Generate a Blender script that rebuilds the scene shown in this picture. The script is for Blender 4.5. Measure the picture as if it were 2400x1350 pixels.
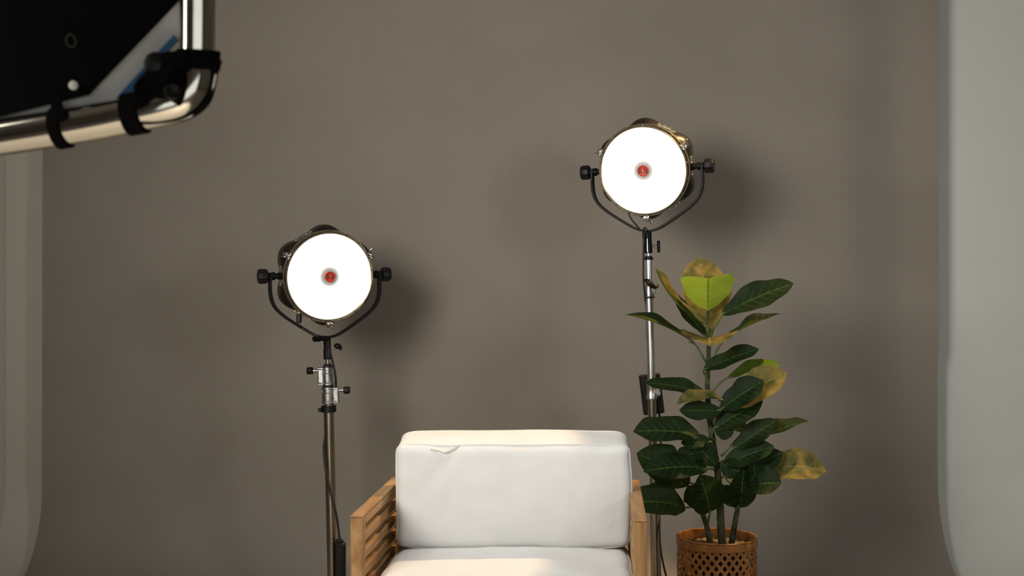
import bpy, math, random
from mathutils import Vector, Matrix, Euler
from mathutils import noise as mnoise

random.seed(7)
scene = bpy.context.scene
COL = scene.collection
for o in list(bpy.data.objects):
    bpy.data.objects.remove(o, do_unlink=True)
PI = math.pi
R = math.radians

# ------------------------------------------------------------------ camera
CAMZ, FPX = 1.17, 2780.0
cam_d = bpy.data.cameras.new('camera')
cam_d.sensor_width = 36.0
cam_d.lens = 36.0 * FPX / 2400.0
cam_d.clip_start = 0.05
cam_d.dof.use_dof = True
cam_d.dof.focus_distance = 3.6
cam_d.dof.aperture_fstop = 9.0
cam = bpy.data.objects.new('camera', cam_d)
cam.location = (0, 0, CAMZ)
cam.rotation_euler = (R(90), 0, 0)
COL.objects.link(cam)
scene.camera = cam

def at(x, y, d):
    """photograph pixel + distance along the view axis -> point in the room"""
    return Vector(((x - 1200) / FPX * d, d, CAMZ - (y - 675) / FPX * d))

# ------------------------------------------------------------------ world, lights, exposure
w = bpy.data.worlds.new('world')
scene.world = w
w.use_nodes = True
w.node_tree.nodes['Background'].inputs[0].default_value = (0.97, 0.99, 1.0, 1)
w.node_tree.nodes['Background'].inputs[1].default_value = 0.95

def light(name, kind, loc, target, power, color, size=None, spread=None, cone=None, blend=None, radius=None, sizey=None):
    d = bpy.data.lights.new(name, kind)
    d.energy = power
    d.color = color
    if kind == 'AREA':
        d.shape = 'RECTANGLE'
        d.size = size
        d.size_y = sizey or size
        if spread: d.spread = R(spread)
    if kind == 'SPOT':
        d.spot_size = R(cone); d.spot_blend = blend; d.shadow_soft_size = radius
    o = bpy.data.objects.new(name, d)
    o.location = loc
    o.rotation_euler = (Vector(target) - Vector(loc)).to_track_quat('-Z', 'Y').to_euler()
    COL.objects.link(o)
    return o

light('key_softbox', 'AREA', (-1.30, 1.15, 1.82), (0.95, 4.75, 1.30), 26, (1.0, 0.95, 0.88), size=0.95, spread=105)
light('fill_softbox', 'AREA', (2.25, 1.1, 1.95), (0.2, 4.7, 1.2), 9, (0.97, 0.98, 1.0), size=0.6, spread=120)
light('window_sun', 'SPOT', (1.2, -2.3, 3.1), (-0.45, 0.35, 0.0), 1300, (1.0, 0.90, 0.76), cone=30, blend=0.3, radius=0.05)
light('added_seat_fill', 'AREA', (-0.05, 2.35, 3.2), (0.0, 2.85, 0.5), 2.6, (1.0, 0.98, 0.95), size=0.9, spread=52)  # unseen overhead fill, added to brighten the seat cushion
light('hair_spot', 'SPOT', (0.95, 4.25, 3.0), (-0.30, 2.84, 0.52), 290, (1.0, 0.66, 0.34), cone=15, blend=0.35, radius=0.03)
light('plant_spot', 'SPOT', (1.60, 3.90, 3.1), (0.62, 3.90, 1.15), 340, (1.0, 0.64, 0.28), cone=33, blend=0.3, radius=0.03)

scene.view_settings.view_transform = 'Standard'
scene.view_settings.look = 'None'
scene.view_settings.exposure = 0.10
scene.view_settings.gamma = 1.0
scene.view_settings.use_curve_mapping = False

# ------------------------------------------------------------------ materials
def new_mat(name):
    m = bpy.data.materials.new(name)
    m.use_nodes = True
    nt = m.node_tree
    return m, nt, nt.nodes, nt.links, nt.nodes['Principled BSDF']

def setp(b, color=None, rough=None, metal=None, spec=None):
    if color is not None: b.inputs['Base Color'].default_value = (*color, 1)
    if rough is not None: b.inputs['Roughness'].default_value = rough
    if metal is not None: b.inputs['Metallic'].default_value = metal
    if spec is not None: b.inputs['Specular IOR Level'].default_value = spec

def noisy(name, c1, c2, scale=8, rough=0.6, metal=0.0, spec=0.4, bump=0.0, bscale=None, mapping=None, detail=4, r1=0.35, r2=0.65):
    m, nt, N, L, b = new_mat(name)
    setp(b, c1, rough, metal, spec)
    tc = N.new('ShaderNodeTexCoord'); mp = N.new('ShaderNodeMapping')
    L.new(tc.outputs['Object'], mp.inputs[0])
    if mapping: mp.inputs['Scale'].default_value = mapping
    n = N.new('ShaderNodeTexNoise'); n.inputs['Scale'].default_value = scale; n.inputs['Detail'].default_value = detail
    L.new(mp.outputs[0], n.inputs['Vector'])
    cr = N.new('ShaderNodeValToRGB')
    cr.color_ramp.elements[0].position = r1; cr.color_ramp.elements[0].color = (*c1, 1)
    cr.color_ramp.elements[1].position = r2; cr.color_ramp.elements[1].color = (*c2, 1)
    L.new(n.outputs['Fac'], cr.inputs[0]); L.new(cr.outputs[0], b.inputs['Base Color'])
    if bump:
        n2 = N.new('ShaderNodeTexNoise'); n2.inputs['Scale'].default_value = bscale or scale * 6; n2.inputs['Detail'].default_value = 3
        L.new(mp.outputs[0], n2.inputs['Vector'])
        bp = N.new('ShaderNodeBump'); bp.inputs['Strength'].default_value = bump; bp.inputs['Distance'].default_value = 0.002
        L.new(n2.outputs['Fac'], bp.inputs['Height']); L.new(bp.outputs[0], b.inputs['Normal'])
    return m

def wood(name, axis):
    m, nt, N, L, b = new_mat(name)
    setp(b, (0.5, 0.3, 0.13), 0.55, 0, 0.3)
    tc = N.new('ShaderNodeTexCoord'); mp = N.new('ShaderNodeMapping')
    sc = [34, 34, 34]; sc[axis] = 2.6
    mp.inputs['Scale'].default_value = sc
    L.new(tc.outputs['Object'], mp.inputs[0])
    n = N.new('ShaderNodeTexNoise'); n.inputs['Scale'].default_value = 1.6; n.inputs['Detail'].default_value = 6; n.inputs['Distortion'].default_value = 0.6
    L.new(mp.outputs[0], n.inputs['Vector'])
    cr = N.new('ShaderNodeValToRGB')
    e = cr.color_ramp.elements
    e[0].position = 0.30; e[0].color = (0.20, 0.095, 0.03, 1)
    e[1].position = 0.70; e[1].color = (0.40, 0.24, 0.105, 1)
    k = e.new(0.5); k.color = (0.32, 0.18, 0.07, 1)
    L.new(n.outputs['Fac'], cr.inputs[0])
    # wear blotches
    n2 = N.new('ShaderNodeTexNoise'); n2.inputs['Scale'].default_value = 9; n2.inputs['Detail'].default_value = 5
    L.new(tc.outputs['Object'], n2.inputs['Vector'])
    c2 = N.new('ShaderNodeValToRGB'); c2.color_ramp.elements[0].position = 0.56; c2.color_ramp.elements[1].position = 0.72
    L.new(n2.outputs['Fac'], c2.inputs[0])
    mx = N.new('ShaderNodeMix'); mx.data_type = 'RGBA'
    L.new(c2.outputs[0], mx.inputs[0]); L.new(cr.outputs[0], mx.inputs[6]); mx.inputs[7].default_value = (0.20, 0.085, 0.025, 1)
    L.new(mx.outputs[2], b.inputs['Base Color'])
    bp = N.new('ShaderNodeBump'); bp.inputs['Strength'].default_value = 0.25; bp.inputs['Distance'].default_value = 0.001
    L.new(n.outputs['Fac'], bp.inputs['Height']); L.new(bp.outputs[0], b.inputs['Normal'])
    return m

def fabric(name, c1, c2, weave=900, bump=0.25, rough=0.95, spec=0.15, sheen=0.1):
    m, nt, N, L, b = new_mat(name)
    setp(b, c1, rough, 0, spec)
    b.inputs['Sheen Weight'].default_value = sheen
    tc = N.new('ShaderNodeTexCoord')
    n = N.new('ShaderNodeTexNoise'); n.inputs['Scale'].default_value = 7; n.inputs['Detail'].default_value = 5
    L.new(tc.outputs['Object'], n.inputs['Vector'])
    cr = N.new('ShaderNodeValToRGB')
    cr.color_ramp.elements[0].position = 0.35; cr.color_ramp.elements[0].color = (*c1, 1)
    cr.color_ramp.elements[1].position = 0.65; cr.color_ramp.elements[1].color = (*c2, 1)
    L.new(n.outputs['Fac'], cr.inputs[0]); L.new(cr.outputs[0], b.inputs['Base Color'])
    n2 = N.new('ShaderNodeTexNoise'); n2.inputs['Scale'].default_value = weave; n2.inputs['Detail'].default_value = 2
    L.new(tc.outputs['Object'], n2.inputs['Vector'])
    n3 = N.new('ShaderNodeTexNoise'); n3.inputs['Scale'].default_value = 11; n3.inputs['Detail'].default_value = 3; n3.inputs['Distortion'].default_value = 0.8
    L.new(tc.outputs['Object'], n3.inputs['Vector'])
    b1 = N.new('ShaderNodeBump'); b1.inputs['Strength'].default_value = bump; b1.inputs['Distance'].default_value = 0.0008
    b2 = N.new('ShaderNodeBump'); b2.inputs['Strength'].default_value = 0.35; b2.inputs['Distance'].default_value = 0.006
    L.new(n2.outputs['Fac'], b1.inputs['Height']); L.new(n3.outputs['Fac'], b2.inputs['Height'])
    L.new(b2.outputs[0], b1.inputs['Normal']); L.new(b1.outputs[0], b.inputs['Normal'])
    return m

def leaf_material(name, top, topvein, under, undervein, trans, tw):
    m, nt, N, L, b = new_mat(name)
    uv = N.new('ShaderNodeUVMap'); sep = N.new('ShaderNodeSeparateXYZ'); L.new(uv.outputs[0], sep.inputs[0])
    def math_(op, a, c=None, d=None):
        n = N.new('ShaderNodeMath'); n.operation = op
        for i, q in enumerate((a, c, d)):
            if q is None: continue
            if isinstance(q, (int, float)): n.inputs[i].default_value = q
            else: L.new(q, n.inputs[i])
        return n.outputs[0]
    u = sep.outputs[0]
    v = math_('ABSOLUTE', math_('MULTIPLY_ADD', sep.outputs[1], 2.0, -1.0))
    mid = math_('SUBTRACT', 1.0, math_('SMOOTH_MIN', 1.0, math_('DIVIDE', v, 0.045), 0.2))
    ph = math_('FRACT', math_('MULTIPLY', math_('SUBTRACT', u, math_('MULTIPLY', v, 0.17)), 8.5))
    vd = math_('ABSOLUTE', math_('SUBTRACT', ph, 0.5))
    side = math_('SUBTRACT', 1.0, math_('MINIMUM', 1.0, math_('DIVIDE', vd, 0.07)))
    side = math_('MULTIPLY', side, math_('SUBTRACT', 1.0, v))
    vein = math_('MAXIMUM', math_('MAXIMUM', mid, 0.0), math_('MULTIPLY', side, 0.6))
    tc = N.new('ShaderNodeTexCoord')
    n = N.new('ShaderNodeTexNoise'); n.inputs['Scale'].default_value = 26; n.inputs['Detail'].default_value = 4
    L.new(tc.outputs['Object'], n.inputs['Vector'])
    def mix(f, a, c):
        x = N.new('ShaderNodeMix'); x.data_type = 'RGBA'
        for i, q in ((0, f), (6, a), (7, c)):
            if isinstance(q, tuple): x.inputs[i].default_value = (*q, 1)
            else: L.new(q, x.inputs[i])
        return x.outputs[2]
    nz = N.new('ShaderNodeMapRange'); nz.inputs[1].default_value = 0.35; nz.inputs[2].default_value = 0.68
    L.new(n.outputs['Fac'], nz.inputs[0])
    tcol = mix(vein, mix(nz.outputs[0], tuple(c * 0.75 for c in top), tuple(c * 1.25 for c in top)), topvein)
    ucol = mix(vein, mix(nz.outputs[0], (under[0] * 0.22, under[1] * 0.36, under[2] * 0.35), under), undervein)  # mottling also paints warm-lit gold patches into the underside colour
    geo = N.new('ShaderNodeNewGeometry')
    col = mix(geo.outputs['Backfacing'], tcol, ucol)
    L.new(col, b.inputs['Base Color'])
    setp(b, None, 0.55, 0, 0.14)
    bp = N.new('ShaderNodeBump'); bp.inputs['Strength'].default_value = 0.5; bp.inputs['Distance'].default_value = 0.0025; bp.invert = True
    L.new(vein, bp.inputs['Height']); L.new(bp.outputs[0], b.inputs['Normal'])
    tr = N.new('ShaderNodeBsdfTranslucent')
    tcl = mix(vein, trans, tuple(c * 0.25 for c in trans))
    L.new(tcl, tr.inputs['Color'])
    ms = N.new('ShaderNodeMixShader'); ms.inputs[0].default_value = tw
    L.new(b.outputs[0], ms.inputs[1]); L.new(tr.outputs[0], ms.inputs[2])
    L.new(ms.outputs[0], N['Material Output'].inputs['Surface'])
    return m

def simple(name, color, rough=0.5, metal=0.0, spec=0.5):
    return noisy(name, tuple(c * 0.93 for c in color), tuple(min(1, c * 1.05) for c in color), 30, rough, metal, spec)

M = {}
M['paper_grey'] = noisy('paper_grey', (0.245, 0.217, 0.180), (0.270, 0.240, 0.200), 2.2, 0.9, 0, 0.12, bump=0.05, bscale=500, detail=6)
M['paper_pale'] = noisy('paper_pale', (0.66, 0.67, 0.61), (0.70, 0.71, 0.65), 1.5, 0.9, 0, 0.12)
M['paper_cream'] = noisy('paper_cream', (0.66, 0.63, 0.54), (0.68, 0.65, 0.56), 1.5, 0.9, 0, 0.12)
M['paper_tan'] = noisy('paper_tan', (0.56, 0.52, 0.44), (0.58, 0.54, 0.46), 1.5, 0.9, 0, 0.12)
M['wall'] = noisy('wall_paint', (0.28, 0.26, 0.23), (0.31, 0.29, 0.26), 3, 0.85)
M['ceiling'] = noisy('ceiling_paint', (0.40, 0.39, 0.37), (0.44, 0.43, 0.41), 3, 0.9)
M['floor'] = noisy('floor_boards', (0.56, 0.52, 0.46), (0.66, 0.62, 0.55), 2.0, 0.5, mapping=(0.6, 9, 9))
M['wood_z'] = wood('teak_upright', 2)
M['wood_y'] = wood('teak_rail', 1)
M['wood_x'] = wood('teak_cross', 0)
M['linen'] = fabric('off_white_linen', (0.56, 0.56, 0.545), (0.60, 0.60, 0.585))
M['piping'] = fabric('linen_piping', (0.56, 0.55, 0.51), (0.60, 0.59, 0.55))
M['black_plastic'] = simple('black_plastic', (0.006, 0.006, 0.0055), 0.45, 0, 0.28)
M['black_metal'] = simple('black_painted_metal', (0.006, 0.0055, 0.005), 0.5, 0, 0.14)
M['housing'] = simple('lamp_housing_black', (0.012, 0.0105, 0.008), 0.38, 0, 0.4)
M['rubber'] = simple('black_rubber', (0.008, 0.008, 0.008), 0.6)
M['chrome'] = simple('chrome', (0.72, 0.70, 0.66), 0.16, 1.0)
M['cast_alu'] = noisy('cast_aluminium', (0.42, 0.42, 0.41), (0.62, 0.62, 0.60), 60, 0.33, 1.0, 0.5, bump=0.15, bscale=300)
M['satin_alu'] = noisy('satin_aluminium', (0.66, 0.66, 0.64), (0.74, 0.74, 0.72), 20, 0.28, 1.0)
M['steel_tube'] = noisy('steel_tube', (0.42, 0.38, 0.31), (0.50, 0.45, 0.37), 10, 0.24, 1.0)
M['bezel'] = noisy('bezel_bronze', (0.40, 0.32, 0.20), (0.50, 0.42, 0.29), 40, 0.3, 0.9)
M['red_cap'] = simple('red_plastic', (0.62, 0.055, 0.022), 0.28)
M['red_dark'] = simple('red_plastic_slot', (0.40, 0.03, 0.015), 0.35)
M['basket'] = noisy('bamboo_cane', (0.25, 0.10, 0.026), (0.36, 0.16, 0.044), 30, 0.45, 0, 0.3, bump=0.2, bscale=160)
M['pot_dark'] = simple('dark_plastic_pot', (0.012, 0.014, 0.013), 0.6)
M['moss'] = noisy('dried_moss', (0.10, 0.055, 0.025), (0.30, 0.20, 0.11), 60, 0.95, 0, 0.1, bump=0.8, bscale=120)
M['stem'] = noisy('plant_stem', (0.018, 0.026, 0.010), (0.075, 0.075, 0.032), 45, 0.7, 0, 0.2, bump=0.5, bscale=120)
M['petiole'] = noisy('leaf_stalk', (0.05, 0.08, 0.02), (0.12, 0.15, 0.04), 30, 0.5)
M['leaf'] = leaf_material('leaf_dark', (0.0050, 0.0155, 0.0042), (0.075, 0.16, 0.032), (0.22, 0.16, 0.045), (0.24, 0.20, 0.06), (0.18, 0.26, 0.02), 0.15)
M['leaf_backlit'] = leaf_material('leaf_backlit', (0.10, 0.15, 0.025), (0.03, 0.06, 0.012), (0.09, 0.15, 0.025), (0.02, 0.04, 0.01), (0.30, 0.50, 0.07), 0.36)  # lighter copy of the leaf colours, with backlight painted in
M['black_cloth'] = fabric('black_cloth', (0.003, 0.004, 0.0035), (0.004, 0.005, 0.0045), 600, rough=1.0, spec=0.02, sheen=0.0)
M['white_cloth'] = fabric('white_diffuser_cloth', (0.74, 0.73, 0.69), (0.78, 0.77, 0.73), 600)
M['blue_trim'] = fabric('blue_edging', (0.03, 0.10, 0.19), (0.04, 0.13, 0.24), 600)
M['webbing'] = fabric('black_webbing', (0.004, 0.004, 0.004), (0.006, 0.006, 0.006), 700, rough=1.0, spec=0.05, sheen=0.0)
M['polished'] = noisy('polished_tube', (0.70, 0.66, 0.57), (0.76, 0.72, 0.63), 4, 0.10, 1.0)
M['print_faint'] = simple('worn_print', (0.016, 0.014, 0.010), 0.9, 0, 0.05)
M['print'] = simple('faded_print', (0.045, 0.035, 0.02), 0.8)

def lamp_face_material():
    m, nt, N, L, b = new_mat('lamp_diffuser')
    tc = N.new('ShaderNodeTexCoord')
    ln = N.new('ShaderNodeVectorMath'); ln.operation = 'LENGTH'
    L.new(tc.outputs['Object'], ln.inputs[0])
    mr = N.new('ShaderNodeMapRange'); mr.interpolation_type = 'SMOOTHSTEP'
    mr.inputs[1].default_value = 0.022; mr.inputs[2].default_value = 0.060
    mr.inputs[3].default_value = 0.10; mr.inputs[4].default_value = 2.4
    L.new(ln.outputs['Value'], mr.inputs[0])
    b.inputs['Emission Color'].default_value = (1, 0.975, 0.93, 1)
    L.new(mr.outputs[0], b.inputs['Emission Strength'])
    setp(b, (0.35, 0.34, 0.31), 0.4)
    return m
M['lamp_face'] = lamp_face_material()

# ------------------------------------------------------------------ mesh builder
class MB:
    def __init__(s):
        s.v = []; s.f = []; s.uv = None; s.mi = []
    def add(s, vs, fs, mat=None):
        k = len(s.v)
        if mat is not None: vs = [mat @ Vector(p) for p in vs]
        s.v += [tuple(p) for p in vs]
        s.f += [tuple(i + k for i in f) for f in fs]
        return s
    def box(s, c, size, bev=0.0, mat=None):
        hx, hy, hz = (q / 2 for q in size); cx, cy, cz = c
        b = min(bev, hx * .9, hy * .9, hz * .9)
        if b <= 0:
            vs = [(cx + i * hx, cy + j * hy, cz + k * hz) for k in (-1, 1) for j in (-1, 1) for i in (-1, 1)]
            return s.add(vs, [(0, 2, 3, 1), (4, 5, 7, 6), (0, 1, 5, 4), (2, 6, 7, 3), (0, 4, 6, 2), (1, 3, 7, 5)], mat)
        vs = []; idx = {}
        for i in (-1, 1):
            for j in (-1, 1):
                for k in (-1, 1):
                    for a in range(3):
                        p = [hx - b, hy - b, hz - b]
                        p[a] += b
                        idx[(i, j, k, a)] = len(vs)
                        vs.append((cx + i * p[0], cy + j * p[1], cz + k * p[2]))
        fs = []
        def q(*ks):
            fs.append(tuple(idx[x] for x in ks))
        for sgn in (-1, 1):
            for a in range(3):
                o = [x for x in range(3) if x != a]
                ks = []
                for (p, r) in ((-1, -1), (1, -1), (1, 1), (-1, 1)):
                    t = [0, 0, 0]; t[a] = sgn; t[o[0]] = p; t[o[1]] = r
                    ks.append((*t, a))
                flip = (sgn < 0) != (a == 1)
                q(*(ks[::-1] if flip else ks))
        for a in range(3):      # edges along axis a
            o = [x for x in range(3) if x != a]
            for p in (-1, 1):
                for r in (-1, 1):
                    t0 = [0, 0, 0]; t0[a] = -1; t0[o[0]] = p; t0[o[1]] = r
                    t1 = list(t0); t1[a] = 1
                    q((*t0, o[0]), (*t1, o[0]), (*t1, o[1]), (*t0, o[1]))
        for i in (-1, 1):
            for j in (-1, 1):
                for k in (-1, 1):
                    q((i, j, k, 0), (i, j, k, 1), (i, j, k, 2))
        return s.add(vs, fs, mat)
    def tube(s, path, r, n=12, caps=True, mat=None, closed=False, flat=None):
        """round (or flat = (half width, half thick, up vector)) section swept along a path"""
        P = [Vector(p) for p in path]
        m = len(P)
        rs = r if isinstance(r, (list, tuple)) else [r] * m
        vs = []; fs = []
        prev = None
        for i in range(m):
            if closed: t = (P[(i + 1) % m] - P[i - 1]).normalized()
            elif i == 0: t = (P[1] - P[0]).normalized()
            elif i == m - 1: t = (P[-1] - P[-2]).normalized()
            else: t = (P[i + 1] - P[i - 1]).normalized()
            if flat:
                a = flat[2] - t * flat[2].dot(t); a.normalize(); b = t.cross(a)
            else:
                if prev is None:
                    g = Vector((0, 0, 1)) if abs(t.z) < .9 else Vector((1, 0, 0))
                    a = (g - t * g.dot(t)).normalized()
                else:
                    a = (prev - t * prev.dot(t)).normalized()
                prev = a; b = t.cross(a)
            for k in range(n):
                if flat:
                    ca, cb = [(1, 1), (-1, 1), (-1, -1), (1, -1)][k]
                    vs.append(P[i] + a * ca * flat[0] + b * cb * flat[1])
                else:
                    th = 2 * PI * k / n
                    vs.append(P[i] + (a * math.cos(th) + b * math.sin(th)) * rs[i])
        for i in range(m if closed else m - 1):
            j = (i + 1) % m
            for k in range(n):
                fs.append((i * n + k, i * n + (k + 1) % n, j * n + (k + 1) % n, j * n + k))
        if caps and not closed:
            fs.append(tuple(range(n))[::-1]); fs.append(tuple((m - 1) * n + k for k in range(n)))
        return s.add(vs, fs, mat)
    def lathe(s, prof, n=32, mat=None, lobes=0, amp=0.0, phase=0.0, cap=True):
        """profile (r, z) turned about z; lobes modulate the radius"""
        vs = []; fs = []
        for (r, z) in prof:
            for k in range(n):
                th = 2 * PI * k / n
                rr = r * (1 + amp * math.cos(lobes * th + phase)) if lobes else r
                vs.append((rr * math.cos(th), rr * math.sin(th), z))
        m = len(prof)
        for i in range(m - 1):
            for k in range(n):
                fs.append((i * n + k, i * n + (k + 1) % n, (i + 1) * n + (k + 1) % n, (i + 1) * n + k))
        if cap:
            fs.append(tuple(range(n))[::-1]); fs.append(tuple((m - 1) * n + k for k in range(n)))
        return s.add(vs, fs, mat)
    def build(s, name, mat, parent=None, smooth=40, matrix=None, label=None, uv=None):
        me = bpy.data.meshes.new(name)
        me.from_pydata(s.v, [], s.f)
        if uv is not None:
            l = me.uv_layers.new(name='UVMap')
            for li, lp in enumerate(me.loops):
                l.data[li].uv = uv[lp.vertex_index]
        me.validate(); me.update()
        if smooth:
            me.shade_smooth()
            me.set_sharp_from_angle(angle=R(smooth))
        me.materials.append(mat)
        o = bpy.data.objects.new(name, me)
        COL.objects.link(o)
        if parent is not None: o.parent = parent
        if matrix is not None: o.matrix_local = matrix
        if label: o['label'] = label
        return o

def tag(o, label, cat, group=None, kind=None):
    o['label'] = label; o['category'] = cat
    if group: o['group'] = group
    if kind: o['kind'] = kind
    return o

def thing(name, loc, rot=(0, 0, 0)):
    o = bpy.data.objects.new(name, None)
    o.empty_display_size = 0.05
    o.location = loc; o.rotation_euler = rot
    COL.objects.link(o)
    return o

def spline(pts, n=8):
    """Catmull-Rom through points"""
    P = [Vector(p) for p in pts]
    P = [P[0] * 2 - P[1]] + P + [P[-1] * 2 - P[-2]]
    out = []
    for i in range(1, len(P) - 2):
        for k in range(n):
            t = k / n
            a, b, c, d = P[i - 1], P[i], P[i + 1], P[i + 2]
            out.append(0.5 * ((2 * b) + (c - a) * t + (2 * a - 5 * b + 4 * c - d) * t * t + (3 * b - a - 3 * c + d) * t ** 3))
    out.append(P[-2])
    return out

def sstep(a, b, x):
    t = max(0.0, min(1.0, (x - a) / (b - a)))
    return t * t * (3 - 2 * t)

def struct(name, mb, mat, label, smooth=0):
    o = mb.build(name, mat, None, smooth)
    o['kind'] = 'structure'; o['label'] = label
    return o

# ------------------------------------------------------------------ room shell
HX, YB, YF, HC = 3.4, 5.25, -2.6, 3.3
struct('floor', MB().box((0, (YB + YF) / 2, -0.05), (2 * HX, YB - YF, 0.1)), M['floor'], 'pale boarded studio floor')
struct('ceiling', MB().box((0, (YB + YF) / 2, HC + 0.05), (2 * HX, YB - YF, 0.1)), M['ceiling'], 'plain pale studio ceiling')
struct('wall_back', MB().box((0, YB + 0.05, HC / 2), (2 * HX, 0.1, HC)), M['wall'], 'plain studio wall behind the paper backdrops')
fw = MB().box((0, YF - 0.05, (1.5 + HC) / 2), (2 * HX, 0.1, HC - 1.5))
fw.box(((-HX - 1.5) / 2, YF - 0.05, 0.75), (HX - 1.5, 0.1, 1.5)).box(((HX + 2.2) / 2, YF - 0.05, 0.75), (HX - 2.2, 0.1, 1.5))
struct('wall_front', fw, M['wall'], 'studio wall behind the camera with a wide low window opening')
struct('wall_left', MB().box((-HX - 0.05, (YB + YF) / 2, HC / 2), (0.1, YB - YF, HC)), M['wall'], 'plain studio wall on the left')
struct('wall_right', MB().box((HX + 0.05, (YB + YF) / 2, HC / 2), (0.1, YB - YF, HC)), M['wall'], 'plain studio wall on the right')

# ------------------------------------------------------------------ paper backdrops (hanging sheets that sweep out over the floor)
def backdrop(name, x0, x1, y, z_top, rad, y_end, zf, mat, fn, nx=90):
    prof = []
    for i in range(34):
        prof.append((y, z_top + (rad + zf - z_top) * i / 33.0, 0, 1))
    for i in range(1, 13):
        a = PI / 2 * i / 12
        prof.append((y - rad + rad * math.cos(a), zf + rad - rad * math.sin(a), 0, 1))
    n0 = 8
    for i in range(1, n0 + 1):
        prof.append((y - rad + (y_end - y + rad) * i / n0, zf, 0, 0))
    vs = []; fs = []
    T = 0.0012
    for layer in (0, 1):
        for (py, pz, _, hang) in prof:
            for i in range(nx + 1):
                x = x0 + (x1 - x0) * i / nx
                k = sstep(zf + 0.10, zf + 0.5, pz)
                dy = fn(x, pz) * k
                if layer == 0: vs.append((x, py + dy, pz))
                else:
                    vs.append((x, py + dy + (T if pz > zf + rad * 0.3 else 0), pz - (T if pz <= zf + rad * .3 else 0)))
    m = len(prof); W = nx + 1; Q = m * W
    for j in range(m - 1):
        for i in range(nx):
            a = j * W + i
            fs.append((a, a + W, a + W + 1, a + 1))
            fs.append((Q + a, Q + a + 1, Q + a + W + 1, Q + a + W))
    for j in range(m - 1):
        a = j * W; fs.append((a, Q + a, Q + a + W, a + W))
        a = j * W + nx; fs.append((a, a + W, Q + a + W, Q + a))
    for i in range(nx):
        fs.append((i, i + 1, Q + i + 1, Q + i))
        a = (m - 1) * W + i; fs.append((a, Q + a, Q + a + 1, a + 1))
    mb = MB(); mb.add(vs, fs)
    return mb.build(name, mat, None, 60)

def ripple_grey(x, z):
    d = 0.004 * math.sin(x * 3.1 + 0.6) + 0.0025 * math.sin(x * 7.3 + z * 1.1)
    d += 0.004 * mnoise.noise(Vector((x * 1.3, z * 0.9, 3.1)))
    # buckled right-hand edge: recedes, then its margin curls forward above a crease
    e = sstep(1.30, 1.56, x) * 0.034
    up = sstep(0.865, 0.895, z + 0.05 * (1.78 - x)) * 0.6 + 0.4
    c = sstep(1.55, 1.74, x) * (0.030 * up)
    return d + e - c
gb = backdrop('paper_backdrop', -1.882, 1.712, 4.75, 3.05, 0.36, 2.25, 0.0075, M['paper_grey'], ripple_grey, 150)
tag(gb, 'wide grey-brown paper backdrop hanging behind the armchair and sweeping onto the floor', 'backdrop', 'hanging paper backdrops', 'thing')
pb = backdrop('paper_backdrop', 0.9, 2.9, 4.875, 3.1, 0.40, 4.05, 0.0045, M['paper_pale'], lambda x, z: 0.003 * math.sin(x * 2.2))
tag(pb, 'pale grey paper backdrop showing as the wide bright strip right of the grey-brown one', 'backdrop', 'hanging paper backdrops', 'thing')
tb = backdrop('paper_backdrop', -2.066, -0.9, 4.84, 3.1, 0.40, 4.05, 0.0045, M['paper_tan'], lambda x, z: 0.003 * math.sin(x * 2.2))
tag(tb, 'tan paper backdrop showing as a narrow strip left of the grey-brown one', 'backdrop', 'hanging paper backdrops', 'thing')
cb = backdrop('paper_backdrop', -3.1, -1.2, 4.93, 3.15, 0.44, 4.15, 0.002, M['paper_cream'], lambda x, z: 0.002 * math.sin(x * 2.5))
tag(cb, 'rearmost pale paper backdrop, a sliver at the extreme left edge of the photo', 'backdrop', 'hanging paper backdrops', 'thing')

PAPER = 0.0075   # top of the sheet on the floor

# ------------------------------------------------------------------ armchair
CH = thing('armchair', (-0.013, 2.985, PAPER), (0, 0, R(-4.2)))
tag(CH, 'slatted blond wooden armchair with straight flat arms, holding two off-white cushions', 'armchair')
AZ = 0.646 - PAPER
HW = 0.340; ST = 0.030
for sx in (-1, 1):
    cx = sx * (HW - ST / 2)
    for yy in (-0.265, 0.265):
        MB().box((cx, yy, (AZ - 0.0055) / 2), (ST, ST, AZ - 0.0055), 0.0016).build('post', M['wood_z'], CH, 30)
    rail = MB().box((cx, 0, AZ - 0.0025), (ST, 0.562, 0.005), 0.001)
    rail.box((cx, 0, AZ - 0.0145), (ST, 0.498, 0.0175), 0.0)
    rail.build('arm_rail', M['wood_y'], CH, 30)
    for k in range(9):
        z = AZ - 0.0645 - k * 0.0405
        MB().box((cx, 0, z + 0.011), (ST * 0.94, 0.499, 0.022), 0.0014).build('arm_slat', M['wood_y'], CH, 30)
for yy, z in ((-0.265, 0.33), (0.265, 0.33)):
    MB().box((0, yy, z), (2 * HW - 2 * ST, 0.026, 0.06), 0.002).build('seat_rail', M['wood_x'], CH, 30)
for k in range(6):
    MB().box((0, -0.20 + k * 0.078, 0.372), (2 * HW - 2 * ST, 0.055, 0.018), 0.002).build('seat_slat', M['wood_x'], CH, 30)
for k in range(5):
    MB().box((0, 0.268, 0.43 + k * 0.055), (2 * HW - 2 * ST, 0.018, 0.035), 0.002).build('back_slat', M['wood_x'], CH, 30)

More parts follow.
